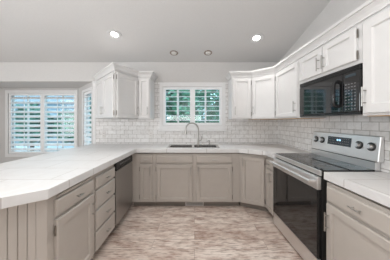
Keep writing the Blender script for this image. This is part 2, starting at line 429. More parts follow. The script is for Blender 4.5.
# bay
window(2, (0, BY, 0), 0, bh[0], bh[1], bh[2], bh[3], (0.06, 0.045, 0.07, 0.07), mull=[(-3.87, -3.84), (-3.475, -3.425), (-3.06, -3.03)])
shutter((0, BY, 0), 0, -4.165, -3.500, 0.65, 1.92, 12, 0.092, R(38), 'plantation shutter on the left half of the bay window', rod=-3.83)
shutter((0, BY, 0), 0, -3.402, -2.735, 0.65, 1.92, 12, 0.092, R(36), 'plantation shutter on the right half of the bay window', rod=-3.08)
window(3, (BXR, BY, 0), sa, 0.40 * sl, 0.965 * sl, 0.78, 1.935, (0.05, 0.02, 0.05, 0.05), th=0.11)
shutter((BXR, BY, 0), sa, 0.40 * sl + 0.05, 0.965 * sl - 0.05, 0.83, 1.885, 11, 0.085, R(40), 'narrow plantation shutter on the angled side of the bay beside the wall cabinets', rod=0.68 * sl)

# ------------------------------------------------------------------ cabinet pieces (local: x right, y into the cabinet, z up, face at y = 0)
def panel_door(name, x0, x1, z0, z1, m, parent, rail=0.055, th=0.024, rec=0.015, y=-0.001, arch=False):
    """framed door with recessed centre"""
    b = MB(); yf = y - th; e = 0.006
    b_ = [(x0, y, z0), (x1, y, z0), (x1, y, z1), (x0, y, z1),
          (x0, yf + e, z0), (x1, yf + e, z0), (x1, yf + e, z1), (x0, yf + e, z1),
          (x0 + e, yf, z0 + e), (x1 - e, yf, z0 + e), (x1 - e, yf, z1 - e), (x0 + e, yf, z1 - e)]
    rx = min(rail, (x1 - x0) * 0.30); rz = min(rail, (z1 - z0) * 0.32); c = 0.006
    b_ += [(x0 + rx, yf, z0 + rz), (x1 - rx, yf, z0 + rz), (x1 - rx, yf, z1 - rz), (x0 + rx, yf, z1 - rz)]
    b_ += [(x0 + rx + c, yf + rec, z0 + rz + c), (x1 - rx - c, yf + rec, z0 + rz + c), (x1 - rx - c, yf + rec, z1 - rz - c), (x0 + rx + c, yf + rec, z1 - rz - c)]
    fs = [(0, 3, 2, 1)]
    for k in range(4):
        for r_ in (0, 4, 8, 12): fs.append((r_ + k, r_ + (k + 1) % 4, r_ + 4 + (k + 1) % 4, r_ + 4 + k))
    fs.append((16, 17, 18, 19)); b.add(b_, fs)
    return b.build(name, m, parent)
def slab_front(name, x0, x1, z0, z1, m, parent, th=0.022, y=-0.001):
    b = MB(); yf = y - th; e = 0.008
    b.add([(x0, y, z0), (x1, y, z0), (x1, y, z1), (x0, y, z1), (x0, yf + e, z0), (x1, yf + e, z0), (x1, yf + e, z1), (x0, yf + e, z1),
           (x0 + e, yf, z0 + e), (x1 - e, yf, z0 + e), (x1 - e, yf, z1 - e), (x0 + e, yf, z1 - e)],
          [(0, 3, 2, 1), (8, 9, 10, 11)] + [(r_ + k, r_ + (k + 1) % 4, r_ + 4 + (k + 1) % 4, r_ + 4 + k) for k in range(4) for r_ in (0, 4)])
    return b.build(name, m, parent)
def pull(parent, x, z, ln, vertical, y=-0.025, r=0.0055, off=0.030):
    b = MB(); yy = y - off
    if vertical:
        b.tube([(x, yy, z - ln / 2), (x, yy, z + ln / 2)], r)
        for s in (-1, 1): b.tube([(x, y, z + s * ln * 0.32), (x, yy, z + s * ln * 0.32)], r * 0.8, 8)
    else:
        b.tube([(x - ln / 2, yy, z), (x + ln / 2, yy, z)], r)
        for s in (-1, 1): b.tube([(x + s * ln * 0.28, y, z), (x + s * ln * 0.28, yy, z)], r * 0.8, 8)
    return b.build('handle', M['nickel'], parent, smooth=True)
def hinge(parent, x, z):
    b = MB(); b.tube([(x, -0.014, z - 0.026), (x, -0.014, z + 0.026)], 0.0055, 8)
    b.lathe([(0.001, -0.006), (0.005, -0.003), (0.005, 0.003), (0.001, 0.006)], (x, -0.014, z + 0.030), n=8)
    b.lathe([(0.001, -0.006), (0.005, -0.003), (0.005, 0.003), (0.001, 0.006)], (x, -0.014, z - 0.030), n=8)
    return b.build('hinge', M['hinge'], parent, smooth=True)
def door(parent, x0, x1, z0, z1, m, side, hz, hlen=0.14, hinges=True, rail=0.055):
    """side: which edge carries the handle; hz: handle centre height"""
    d = panel_door('door', x0, x1, z0, z1, m, parent, rail)
    hx = x1 - 0.028 if side == 'r' else x0 + 0.028
    pull(d, hx, hz, hlen, True)
    if hinges:
        gx = x0 - 0.005 if side == 'r' else x1 + 0.005
        for z in (z0 + 0.07, z1 - 0.07): hinge(d, gx, z)
    return d
def drawer(parent, x0, x1, z0, z1, m, ln=0.06, handle=True):
    d = slab_front('drawer', x0, x1, z0, z1, m, parent)
    if handle: pull(d, (x0 + x1) / 2, (z0 + z1) / 2, ln, False, r=0.005, off=0.024)
    return d
def rot(A, B): return math.atan2(B[1] - A[1], B[0] - A[0])
def sweep(name, path, prof, m, side=1):
    """mitred moulding: prof = (outward offset, z); outward is to the right of the path direction times side"""
    P = [Vector(p) for p in path]; n = len(P); rows = []
    for i in range(n):
        ds = []
        if i > 0: ds.append((P[i] - P[i - 1]).normalized())
        if i < n - 1: ds.append((P[i + 1] - P[i]).normalized())
        ns = [Vector((d.y, -d.x)) * side for d in ds]
        if len(ns) == 2:
            q = (ns[0] + ns[1]).normalized(); q = q / max(0.35, q.dot(ns[0]))
        else: q = ns[0]
        rows.append([(P[i].x + q.x * a, P[i].y + q.y * a, z) for a, z in prof])
    k = len(prof); vs = [v for r_ in rows for v in r_]; fs = []
    for i in range(n - 1):
        for j in range(k): fs.append((i * k + j, i * k + (j + 1) % k, (i + 1) * k + (j + 1) % k, (i + 1) * k + j))
    fs.append(tuple(range(k))); fs.append(tuple(range((n - 1) * k, n * k))[::-1])
    return MB().add(vs, fs)

# ------------------------------------------------------------------ base cabinets
FL = -0.945     # face plane of the peninsula run
FB = 2.672      # face plane of the back run
FR = 1.095      # face plane right of the range
T = M['taupe']
ZD0, ZD1, ZW0, ZW1 = 0.10, 0.668, 0.692, 0.802      # door and drawer heights
TOP = 0.832; LIP = CB - 0.001
def base_body(parent, w_, depth, z0=0.085, toe=True, x0=0.0):
    MB().box(x0, x0 + w_, 0, depth, z0, TOP).build('body', T, parent, bevel=0.0015)
    MB().box(x0, x0 + w_, 0.025, depth, TOP + 0.0002, LIP).build('shade_strip', M['toe'], parent)  # recessed dark strip, painted shade for the gap under the counter
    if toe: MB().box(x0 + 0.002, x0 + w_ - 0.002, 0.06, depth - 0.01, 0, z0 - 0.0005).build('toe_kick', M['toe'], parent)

# peninsula end cabinet
c = thing('base_cabinet', (FL, 1.112, 0), PI / 2, 'taupe base cabinet with one drawer over a door at the beadboard end of the peninsula', 'cabinet', 'taupe base cabinets')
dirx, diry = -0.784, -0.620
E0 = (FL, 1.112); E1 = (FL + dirx * 0.75, 1.112 + diry * 0.75)
MB().prism([E0, (FL, 1.604), (E1[0], 1.604), E1], 0.085, TOP).build('body', T, c, world=True)
MB().prism([(FL - 0.022, 1.14), (FL - 0.022, 1.604), (E1[0], 1.604), (E1[0], E1[1] + 0.03)], TOP + 0.0002, LIP).build('shade_strip', M['toe'], c, world=True)
MB().box(0.075, 0.450, -0.014, -0.001, 0.808, 0.829).build('breadboard', T, c, bevel=0.002)
MB().prism([(FL - 0.06, 1.08), (FL - 0.06, 1.60), (E1[0] + 0.03, 1.60), (E1[0] + 0.03, E1[1] + 0.05)], 0, 0.0845).build('toe_kick', M['toe'], c, world=True)
drawer(c, 0.050, 0.470, ZW0, ZW1, T)
door(c, 0.050, 0.470, ZD0, ZD1, T, 'r', 0.545)
# beadboard end: narrow boards with grooves, with a corner post
b = MB(); nx, ny = diry, -dirx      # outward normal of the end
nx, ny = -0.0 + (-diry) * -1, dirx * 1
nrm = Vector((0.620, -0.784)); d_ = Vector((dirx, diry)); p0 = Vector(E0) + nrm * 0.001
bw = 0.041; k = 0
prof = []
s_ = 0.055
while s_ + bw < 0.75:
    prof += [(s_, 0.010), (s_ + bw - 0.006, 0.010), (s_ + bw - 0.004, 0.004), (s_ + bw - 0.002, 0.004)]; s_ += bw
pts = [p0 + d_ * a + nrm * h for a, h in prof] + [p0 + d_ * prof[-1][0], p0 + d_ * 0.055]
b.prism([(p.x, p.y) for p in pts], 0.0, LIP)
b.build('beadboard_panel', T, c, world=True)
b = MB(); pts = [p0, p0 + d_ * 0.054, p0 + d_ * 0.054 + nrm * 0.014, p0 + nrm * 0.014]
b.prism([(p.x, p.y) for p in pts], 0.0, LIP).build('corner_post', T, c, world=True, bevel=0.002)
# four drawer cabinet
c = thing('base_cabinet', (FL, 1.606, 0), PI / 2, 'taupe base cabinet with a stack of four drawers beside the dishwasher', 'cabinet', 'taupe base cabinets')
base_body(c, 0.420, 0.55)
for z0, z1 in ((0.692, 0.802), (0.50, 0.672), (0.298, 0.48), (0.10, 0.278)): drawer(c, 0.028, 0.405, z0, z1, T)

# dishwasher
c = thing('dishwasher', (FL, 2.034, 0), PI / 2, 'stainless steel dishwasher with a black control strip under the peninsula counter', 'dishwasher')
MB().box(0, 0.53, 0.0, 0.55, 0.10, LIP - 0.002).build('body', M['darkgap'], c)
MB().box(0.003, 0.527, -0.026, -0.001, 0.105, 0.742).build('door', M['dwsteel'], c, bevel=0.004)
q = MB().box(0.003, 0.527, -0.026, -0.001, 0.745, 0.838).build('control_strip', M['black'], c, bevel=0.004)
for k in range(7): MB().box(0.10 + k * 0.05, 0.13 + k * 0.05, -0.0272, -0.0262, 0.80, 0.808).build('button', M['key'], q)
MB().box(0.12, 0.41, -0.030, -0.0265, 0.755, 0.775).build('grip_recess', M['darkgap'], q, bevel=0.001)
MB().box(0.003, 0.527, 0.055, 0.075, 0.0, 0.099).build('toe_kick', M['darkgap'], c)

# corner cabinet at the turn of the counter (its face is the plain filler beside the dishwasher)
c = thing('base_cabinet', (-0.957, FB, 0), 0, 'narrow taupe base cabinet with a slim door left of the sink doors', 'cabinet', 'taupe base cabinets')
base_body(c, 0.337, 0.55)
MB().box(-0.02, 0.001, -0.10, -0.001, 0.085, LIP).build('filler_panel', T, c)
drawer(c, 0.119, 0.307, ZW0, ZW1, T, 0.05)
door(c, 0.119, 0.307, ZD0, ZD1, T, 'r', 0.575, rail=0.05)
# sink base
c = thing('base_cabinet', (-0.619, FB, 0), 0, 'wide taupe base cabinet with two drawers over two doors beneath the sink', 'cabinet', 'taupe base cabinets')
bb = fill([(0, 0), (1.318, 0), (1.318, 0.55), (0, 0.55)], [[(0.14, 0.015), (1.055, 0.015), (1.055, 0.45), (0.14, 0.45)]], 0.60, TOP)
bb.build('body', T, c)
MB().box(0, 1.318, 0.004, 0.014, TOP + 0.0002, LIP).build('shade_strip', M['toe'], c)
MB().box(0, 1.318, 0, 0.55, 0.085, 0.599).build('lower_body', T, c)
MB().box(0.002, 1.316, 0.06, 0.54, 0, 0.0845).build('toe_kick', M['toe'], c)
for a, b_, s in ((0.033, 0.591, 'r'), (0.645, 1.196, 'l')):
    drawer(c, a, b_, ZW0, ZW1, T, 0.06); door(c, a, b_, ZD0, ZD1, T, s, 0.575)
# diagonal corner cabinet
A = (0.702, FB); B = (1.040, 2.510)
c = thing('base_cabinet', (A[0], A[1], 0), rot(A, B), 'taupe diagonal corner base cabinet with one tall door between sink and range', 'cabinet', 'taupe base cabinets')
MB().prism([A, B, (1.55, 2.51), (1.55, 3.22), (0.702, 3.22)], 0.085, TOP).build('body', T, c, world=True)
MB().prism([(0.71, 2.70), (1.06, 2.535), (1.54, 2.535), (1.54, 3.2), (0.71, 3.2)], TOP + 0.0002, LIP).build('shade_strip', M['toe'], c, world=True)
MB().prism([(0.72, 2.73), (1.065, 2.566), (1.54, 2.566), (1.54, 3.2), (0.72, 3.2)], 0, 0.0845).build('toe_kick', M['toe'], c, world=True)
ln = math.hypot(B[0] - A[0], B[1] - A[1])
door(c, 0.022, ln - 0.022, ZD0, 0.800, T, 'l', 0.72)
# narrow cabinet beside the range
c = thing('base_cabinet', (1.042, 2.508, 0), -PI / 2, 'slim taupe base cabinet with a tiny drawer over a door squeezed against the range', 'cabinet', 'taupe base cabinets')
base_body(c, 0.258, 0.50)
drawer(c, 0.045, 0.250, ZW0, ZW1, T, 0.05)
door(c, 0.045, 0.250, ZD0, ZD1, T, 'r', 0.58)
# right of the range
c = thing('base_cabinet', (FR, 1.432, 0), -PI / 2, 'taupe base cabinet with a wide drawer over a door right of the range', 'cabinet', 'taupe base cabinets')
base_body(c, 0.95, 0.46)
drawer(c, 0.022, 0.560, ZW0, ZW1 + 0.006, T, 0.085)
door(c, 0.022, 0.560, ZD0, ZD1, T, 'l', 0.53, hlen=0.15, hinges=False)
d = slab_front('drawer', 0.60, 0.93, ZW0, ZW1, T, c); panel_door('door', 0.60, 0.93, ZD0, ZD1, T, c)

# toe kick register under the sink cabinet
c = thing('toe_kick_register', (0, FB + 0.058, 0), 0, 'small grey metal heating register in the toe kick below the sink cabinet', 'vent')
b = MB(); b.box(-0.145, 0.145, -0.010, -0.001, 0.006, 0.016); b.box(-0.145, 0.145, -0.010, -0.001, 0.066, 0.078); b.box(-0.145, -0.130, -0.010, -0.001, 0.016, 0.066); b.box(0.130, 0.145, -0.010, -0.001, 0.016, 0.066)
b.build('frame', M['vent'], c)
b = MB()
for k in range(4): b.box(-0.130, 0.130, -0.007, -0.002, 0.022 + k * 0.011, 0.026 + k * 0.011)
b.build('grille', M['vent'], c)

# ------------------------------------------------------------------ countertops
out = [(-0.90, 1.066), (-0.90, 2.636), (0.68, 2.636), (1.000, 2.425), (1.010, 2.248), (WR - TH - 0.001, 2.248), (WR - TH - 0.001, WB - TH - 0.001),
       (-1.905, WB - TH - 0.001), (-1.925, 3.20), (-1.925, 0.59), (-1.50, 0.59)]
SX0, SX1, SY0, SY1 = -0.445, 0.400, 2.715, 3.105
hole = [(SX0 + 0.012, SY0 + 0.012), (SX1 - 0.012, SY0 + 0.012), (SX1 - 0.012, SY1 - 0.012), (SX0 + 0.012, SY1 - 0.012)]
o = fill(out, [hole], CB, CZ).build('countertop', M['counter'], bevel=0.004)
tag(o, 'long pale marble-tile countertop wrapping the peninsula and the sink wall', 'countertop')
o = MB().prism([(1.088, 0.45), (1.070, 1.434), (WR - TH - 0.001, 1.434), (WR - TH - 0.001, 0.45)], CB, CZ).build('countertop', M['counter'], bevel=0.004)
tag(o, 'short pale marble-tile countertop right of the range', 'countertop')

# ------------------------------------------------------------------ sink and faucet
c = thing('kitchen_sink', (0, 0, CZ), 0, 'double bowl stainless steel drop-in sink under the window', 'sink')
def rrect(x0, x1, y0, y1, r=0.03, n=4):
    p = []
    for cx, cy, a in ((x1 - r, y1 - r, 0), (x0 + r, y1 - r, 90), (x0 + r, y0 + r, 180), (x1 - r, y0 + r, 270)):
        for k in range(n + 1): p.append((cx + r * math.cos(R(a + 90 * k / n)), cy + r * math.sin(R(a + 90 * k / n))))
    return p
bowls = [(-0.405, -0.045), (-0.005, 0.360)]; by0, by1 = SY0 + 0.035, SY1 - 0.075
fill(rrect(SX0, SX1, SY0, SY1), [rrect(a, b_, by0, by1, 0.04) for a, b_ in bowls], 0.0005, 0.006).build('rim', M['sinksteel'], c, bevel=0.0015)
for a, b_ in bowls:
    o1 = rrect(a, b_, by0, by1, 0.04); o2 = rrect(a + 0.03, b_ - 0.03, by0 + 0.03, by1 - 0.03, 0.04); n = len(o1)
    b = MB(); b.add([(x, y, 0.0004) for x, y in o1] + [(x, y, -0.15) for x, y in [(x * 0.985 + (a + b_) / 2 * 0.015, y) for x, y in o1]] + [(x, y, -0.17) for x, y in o2],
                    [(i, (i + 1) % n, n + (i + 1) % n, n + i) for i in range(n)] + [(n + i, n + (i + 1) % n, 2 * n + (i + 1) % n, 2 * n + i) for i in range(n)] + [tuple(range(2 * n, 3 * n))])
    q = b.build('basin', M['sinksteel'], c, smooth=True)
    MB().lathe([(0.045, 0), (0.045, 0.002), (0.03, 0.002), (0.028, 0.001)], ((a + b_) / 2, (by0 + by1) / 2, -0.1695)).build('drain', M['hinge'], q)
c = thing('kitchen_faucet', (0.065, 3.068, CZ + 0.0065), 0, 'tall gooseneck brushed nickel faucet behind the sink', 'faucet')
MB().lathe([(0.030, 0), (0.030, 0.008), (0.022, 0.016), (0.019, 0.020), (0.019, 0.10), (0.015, 0.112)], (0, 0, 0)).build('base', M['nickel'], c, smooth=True)
rr = 0.112; dx = -0.98; dy = -0.20; zt = 0.272
path = [(0, 0, 0.10), (0, 0, 0.2), (0, 0, zt)] + [(dx * (rr - rr * math.cos(R(a))), dy * (rr - rr * math.cos(R(a))), zt + rr * math.sin(R(a))) for a in range(12, 187, 12)]
e = path[-1]
MB().tube(path, 0.0135, 12).build('spout', M['nickel'], c, smooth=True)
MB().tube([e, (e[0], e[1], e[2] - 0.035), (e[0] - 0.004, e[1], e[2] - 0.085)], [0.0135, 0.018, 0.023], 14).build('spray_head', M['nickel'], c, smooth=True)
MB().tube([(0.015, 0, 0.065), (0.045, 0, 0.075), (0.06, -0.005, 0.10), (0.064, -0.02, 0.150)], [0.012, 0.012, 0.009, 0.007], 10).build('lever', M['nickel'], c, smooth=True)
c = thing('soap_dispenser', (0.265, 3.075, CZ + 0.0065), 0, 'small brushed nickel soap dispenser on the sink rim right of the faucet', 'soap dispenser')
MB().lathe([(0.018, 0), (0.018, 0.008), (0.011, 0.014), (0.011, 0.055), (0.015, 0.058), (0.013, 0.075)], (0, 0, 0), n=16).build('base', M['nickel'], c, smooth=True)
MB().tube([(0, 0, 0.068), (-0.02, -0.02, 0.070), (-0.045, -0.045, 0.060)], [0.008, 0.006, 0.006], 8).build('nozzle', M['nickel'], c, smooth=True)

# ------------------------------------------------------------------ range
RY0, RY1 = 2.234, 1.446; RW = RY0 - RY1; RF = 1.052
c = thing('kitchen_range', (RF, RY0, 0), -PI / 2 + R(1.1), 'freestanding stainless steel electric range with black glass cooktop and oven door', 'range')
MB().box(0.0, RW, 0.0, 0.500, 0.04, 0.905).build('body', M['darkgap'], c)
MB().box(0.001, RW - 0.001, -0.004, 0.453, 0.9055, 0.922).build('cooktop', M['glassblack'], c, bevel=0.003)
ck = c.children[-1]
b = MB()
for (x, y, r) in ((0.20, 0.13, 0.10), (0.59, 0.13, 0.085), (0.20, 0.33, 0.075), (0.59, 0.33, 0.10)):
    b.lathe([(r, 0), (r, 0.0006), (r - 0.003, 0.0006), (r - 0.003, 0)], (x, y, 0.9225), closed=True, n=40)
    b.lathe([(r * .6, 0), (r * .6, 0.0006), (r * .6 - 0.002, 0.0006), (r * .6 - 0.002, 0)], (x, y, 0.9225), closed=True, n=40)
b.build('burner_rings', M['ring'], ck)
MB().box(0, RW, -0.014, -0.001, 0.872, 0.918).build('front_trim', M['steel'], c, bevel=0.004)
od = MB().box(0.004, RW - 0.004, -0.034, -0.002, 0.175, 0.754).build('oven_door', M['black'], c, bevel=0.003)
od['label'] = 'black glass oven door'
MB().box(0.004, RW - 0.004, -0.038, -0.002, 0.7545, 0.862).build('top_band', M['steel'], od, bevel=0.005)
MB().box(0.007, RW - 0.010, -0.0385, -0.0345, 0.178, 0.752).build('oven_window', M['glassblack'], od, bevel=0.002)
b = MB(); b.tube([(0.03, -0.085, 0.822), (RW - 0.03, -0.085, 0.822)], 0.0135, 12)
for x in (0.045, RW - 0.045): b.box(x - 0.014, x + 0.014, -0.085, -0.0385, 0.812, 0.832)
b.build('handle', M['steel'], od, smooth=True)
MB().box(0.004, RW - 0.004, -0.034, -0.002, 0.022, 0.170).build('storage_drawer', M['steel'], c, bevel=0.005)
b = MB()
for x in (0.05, RW - 0.05):
    for y in (0.05, 0.46): b.lathe([(0.018, 0), (0.018, 0.0395)], (x, y, 0), n=10)
b.build('levelling_feet', M['black'], c)
# backguard, leaning back slightly
b = MB(); XA, XB = 0.02, RW + 0.03
b.add([(0, 0.456, 0.906), (RW, 0.456, 0.906), (RW, 0.498, 0.906), (0, 0.498, 0.906), (0, 0.456, 0.985), (RW, 0.456, 0.985), (RW, 0.498, 0.985), (0, 0.498, 0.985)],
      [(0, 3, 2, 1), (4, 5, 6, 7), (0, 1, 5, 4), (1, 2, 6, 5), (2, 3, 7, 6), (3, 0, 4, 7)])
bgd = b.build('backguard_riser', M['steel'], c, bevel=0.003)
b = MB(); b.add([(XA, 0.446, 0.990), (XB, 0.446, 0.990), (XB, 0.499, 0.990), (XA, 0.499, 0.990), (XA, 0.472, 1.205), (XB, 0.472, 1.205), (XB, 0.499, 1.205), (XA, 0.499, 1.205)],
      [(0, 3, 2, 1), (4, 5, 6, 7), (0, 1, 5, 4), (1, 2, 6, 5), (2, 3, 7, 6), (3, 0, 4, 7)])
bp_ = b.build('control_panel', M['steel'], c, bevel=0.006)
MB().box(XA, RW, 0.452, 0.498, 0.9853, 0.9897).build('shadow_gap', M['black'], c)
th_ = math.atan2(0.026, 0.215)
def onpanel(x, z, out):     # point on the sloped panel
    y = 0.446 + (z - 0.990) * 0.026 / 0.215
    return Vector((x, y - out * math.cos(th_), z + out * math.sin(th_)))
def panel_box(name, x0, x1, z0, z1, o0, o1, m, parent):
    b = MB(); v = [onpanel(x, z, o) for o in (o0, o1) for x, z in ((x0, z0), (x1, z0), (x1, z1), (x0, z1))]
    b.add(v, [(0, 3, 2, 1), (4, 5, 6, 7), (0, 1, 5, 4), (1, 2, 6, 5), (2, 3, 7, 6), (3, 0, 4, 7)]); return b.build(name, m, parent)
dsp = panel_box('display', 0.275, 0.560, 1.078, 1.165, 0.0004, 0.003, M['display'], bp_)
b = MB()
for k, x in enumerate((0.395, 0.407, 0.423, 0.435)):
    v = [onpanel(xx, zz, o) for o in (0.0032, 0.0038) for xx, zz in ((x, 1.125), (x + 0.007, 1.125), (x + 0.007, 1.142), (x, 1.142))]
    b.add(v, [(0, 3, 2, 1), (4, 5, 6, 7), (0, 1, 5, 4), (1, 2, 6, 5), (2, 3, 7, 6), (3, 0, 4, 7)])
b.build('clock_readout', M['clock'], dsp)
b = MB()
for r_ in range(3):
    for k in range(12):
        if r_ == 1 and 4 <= k <= 7: continue
        x = 0.290 + k * 0.0215; z = 1.097 + r_ * 0.025
        v = [onpanel(xx, zz, o) for o in (0.0032, 0.0036) for xx, zz in ((x, z), (x + 0.009, z), (x + 0.009, z + 0.006), (x, z + 0.006))]
        b.add(v, [(0, 3, 2, 1), (4, 5, 6, 7), (0, 1, 5, 4), (1, 2, 6, 5), (2, 3, 7, 6), (3, 0, 4, 7)])
b.build('display_marks', M['key'], dsp)
axisv = Vector((0, -math.cos(th_), math.sin(th_)))
for x in (0.090, 0.190, 0.640, 0.750):
    z = 1.112
    kb = MB().tube([onpanel(x, z, 0.0004), onpanel(x, z, 0.006)], 0.037, 20).build('knob', M['knobdark'], bp_, smooth=True)
    MB().tube([onpanel(x, z, 0.0064), onpanel(x, z, 0.020), onpanel(x, z, 0.030)], [0.023, 0.022, 0.018], 20).build('knob_cap', M['steel'], kb, smooth=True)

# ------------------------------------------------------------------ microwave
MX = 1.282; MY0, MY1 = 2.058, 1.302; MW_ = MY0 - MY1; MZ0, MZ1 = 1.385, 1.771
c = thing('microwave', (MX, MY0, 0), -PI / 2, 'black over-the-range microwave mounted between the white wall cabinets', 'microwave')
MB().box(0, MW_, 0, 0.285, MZ0 + 0.004, MZ1 - 0.002).build('body', M['black'], c, bevel=0.004)
dr = MB().box(0.002, 0.602, -0.035, -0.001, MZ0 + 0.022, MZ1 - 0.045).build('door', M['mwglass'], c, bevel=0.005)
b = MB(); b.box(0.045, 0.475, -0.0358, -0.0352, MZ0 + 0.070, MZ1 - 0.100)
b.build('door_window', M['glassblack'], dr)
hx = 0.550
path = [(hx, -0.036, MZ0 + 0.075), (hx, -0.066, MZ0 + 0.085), (hx, -0.072, MZ0 + 0.11), (hx, -0.072, MZ1 - 0.13), (hx, -0.066, MZ1 - 0.105), (hx, -0.036, MZ1 - 0.095)]
MB().tube(path, 0.016, 10).build('handle', M['black'], dr, smooth=True)
cp = MB().box(0.605, MW_ - 0.002, -0.035, -0.001, MZ0 + 0.022, MZ1 - 0.045).build('control_panel', M['mwglass'], c, bevel=0.005)
b = MB()
for r_ in range(9):
    for k in range(4):
        x = 0.626 + k * 0.027; z = MZ0 + 0.042 + r_ * 0.025
        b.box(x, x + 0.014, -0.0362, -0.0352, z, z + 0.006)
b.build('keypad', M['key'], cp)
MB().box(0.628, 0.722, -0.0362, -0.0352, MZ1 - 0.085, MZ1 - 0.062).build('display', M['display'], cp)
b = MB(); b.box(0.002, MW_ - 0.002, -0.030, -0.001, MZ1 - 0.042, MZ1 - 0.002)
for k in range(2): b.box(0.02, MW_ - 0.02, -0.034, -0.0305, MZ1 - 0.034 + k * 0.014, MZ1 - 0.028 + k * 0.014)
b.build('top_vent', M['black'], c)
MB().box(0.002, MW_ - 0.002, -0.032, -0.001, MZ0, MZ0 + 0.019).build('bottom_trim', M['black'], c, bevel=0.002)

# ------------------------------------------------------------------ wall cabinets
Wm = M['white']; UZ0, UZ1 = 1.372, 2.118; UD0, UD1 = 1.388, 2.058; UH = 1.510
UB = WB - TH - 0.001; URX = WR - 0.001; UF = 2.94; UFR = 1.262
def upper(A, B, poly, label, z0=UZ0, z1=UZ1, under=True):
    c = thing('wall_cabinet', (A[0], A[1], 0), rot(A, B), label, 'cabinet', 'white wall cabinets')
    MB().prism(poly, z0, z1).build('body', Wm, c, world=True, bevel=0.0015)
    if under:
        cx = sum(p[0] for p in poly) / len(poly); cy = sum(p[1] for p in poly) / len(poly)
        MB().prism([(cx + (x - cx) * 0.93, cy + (y - cy) * 0.93) for x, y in poly], z0 - 0.004, z0 - 0.0005).build('bottom_panel', M['woodpanel'], c, world=True)
    return c
# left angled unit
P0 = (-1.853, UB); P1 = (-1.165, 2.535); P2 = (-0.962, UF)
c = upper(P0, P1, [P0, P1, P2, (-0.962, UB)], 'angled white wall cabinet with doors on two faces at the end of the sink wall', z0=1.385, under=False)
ln = math.hypot(P1[0] - P0[0], P1[1] - P0[1])
door(c, 0.03, ln / 2 - 0.003, UD0, UD1, Wm, 'r', UH)
door(c, ln / 2 + 0.003, ln - 0.022, UD0, UD1, Wm, 'l', UH)
# third door on the right-hand face: its own facade frame as a part
a2 = rot(P1, P2); ln2 = math.hypot(P2[0] - P1[0], P2[1] - P1[1])
inv = mw(c).inverted(); f0 = inv @ Vector((P1[0], P1[1], 0))
d = door(c, 0.022, ln2 - 0.018, UD0, UD1, Wm, 'r', UH)
d.location = f0; d.rotation_euler = (0, 0, a2 - rot(P0, P1))
MB().prism([(-1.78, UB - 0.02), (-1.17, 2.60), (-1.0, 2.95), (-1.0, UB - 0.02)], 1.380, 1.3845).build('bottom_panel', Wm, c, world=True)
# narrow one
c = upper((-0.960, UF), (-0.75, UF), [(-0.960, UF), (-0.75, UF), (-0.75, UB), (-0.960, UB)], 'narrow white wall cabinet with one slim door left of the sink window', under=False)
door(c, 0.014, 0.196, UD0, UD1, Wm, 'r', UH, rail=0.045)
# right side
c = upper((0.633, UF), (0.972, UF), [(0.633, UF), (0.972, UF), (0.972, UB), (0.633, UB)], 'white wall cabinet with one door right of the sink window', under=False)
door(c, 0.020, 0.322, UD0, UD1, Wm, 'l', UH)
A = (0.974, UF); B = (UFR, 2.668)
c = upper(A, B, [A, B, (URX - TH, 2.668), (URX - TH, UB), (0.974, UB)], 'white diagonal corner wall cabinet right of the sink window')
ln = math.hypot(B[0] - A[0], B[1] - A[1])
door(c, 0.016, ln - 0.014, UD0, UD1, Wm, 'l', UH)
def side_upper(y0, y1, label, z0=UZ0, under=True):
    return upper((UFR, y0), (UFR, y1), [(UFR, y0), (UFR, y1), (URX - TH, y1), (URX - TH, y0)], label, z0, under=under)
c = side_upper(2.666, 2.062, 'white wall cabinet with one broad door left of the microwave')
door(c, 0.022, 0.575, UD0, UD1, Wm, 'r', UH)
c = side_upper(2.060, 1.300, 'low white wall cabinet with two small doors above the microwave', z0=1.774, under=False)
door(c, 0.022, 0.372, 1.800, UD1, Wm, 'r', 1.895, hlen=0.13, hinges=False, rail=0.05)
d = door(c, 0.384, 0.728, 1.800, UD1, Wm, 'l', 1.895, hlen=0.13, hinges=False, rail=0.05)
for z in (1.84, 2.005): hinge(d, 0.736, z)
c = side_upper(1.298, 0.62, 'white wall cabinet with one broad door right of the microwave')
door(c, 0.022, 0.640, UD0, UD1, Wm, 'l', UH, rail=0.065)

# crown moulding
cp_ = [(0.001, 2.082), (0.016, 2.082), (0.016, 2.096), (0.010, 2.100), (0.022, 2.122), (0.042, 2.142), (0.040, 2.148), (0.054, 2.150), (0.054, 2.174), (0.001, 2.174)]
structure('trim_2', sweep('trim', [P0, P1, P2, (-0.75, UF), (-0.75, UB)], cp_, None), M['white'])
structure('trim_3', sweep('trim', [(0.633, UB), (0.633, UF), (0.973, UF), (UFR, 2.667), (UFR, 0.62)], cp_, None), M['white'])

# ------------------------------------------------------------------ outlets
for px_, label in ((-1.70, 'white wall outlet on the backsplash under the angled wall cabinet'), (-0.82, 'white wall outlet on the backsplash under the slim wall cabinet')):
    c = thing('wall_outlet', (px_, WB - TH, 1.085), 0, label, 'outlet', 'backsplash outlets')
    MB().box(-0.035, 0.035, -0.006, -0.0005, -0.057, 0.057).build('cover_plate', M['outlet'], c, bevel=0.002)
    for z in (-0.022, 0.022):
        q = MB().box(-0.016, 0.016, -0.0085, -0.0065, z - 0.014, z + 0.014).build('socket', M['outlet'], c, bevel=0.001)
        MB().box(-0.008, -0.005, -0.0095, -0.0087, z - 0.006, z + 0.006).box(0.005, 0.008, -0.0095, -0.0087, z - 0.006, z + 0.006).build('slots', M['darkgap'], q)

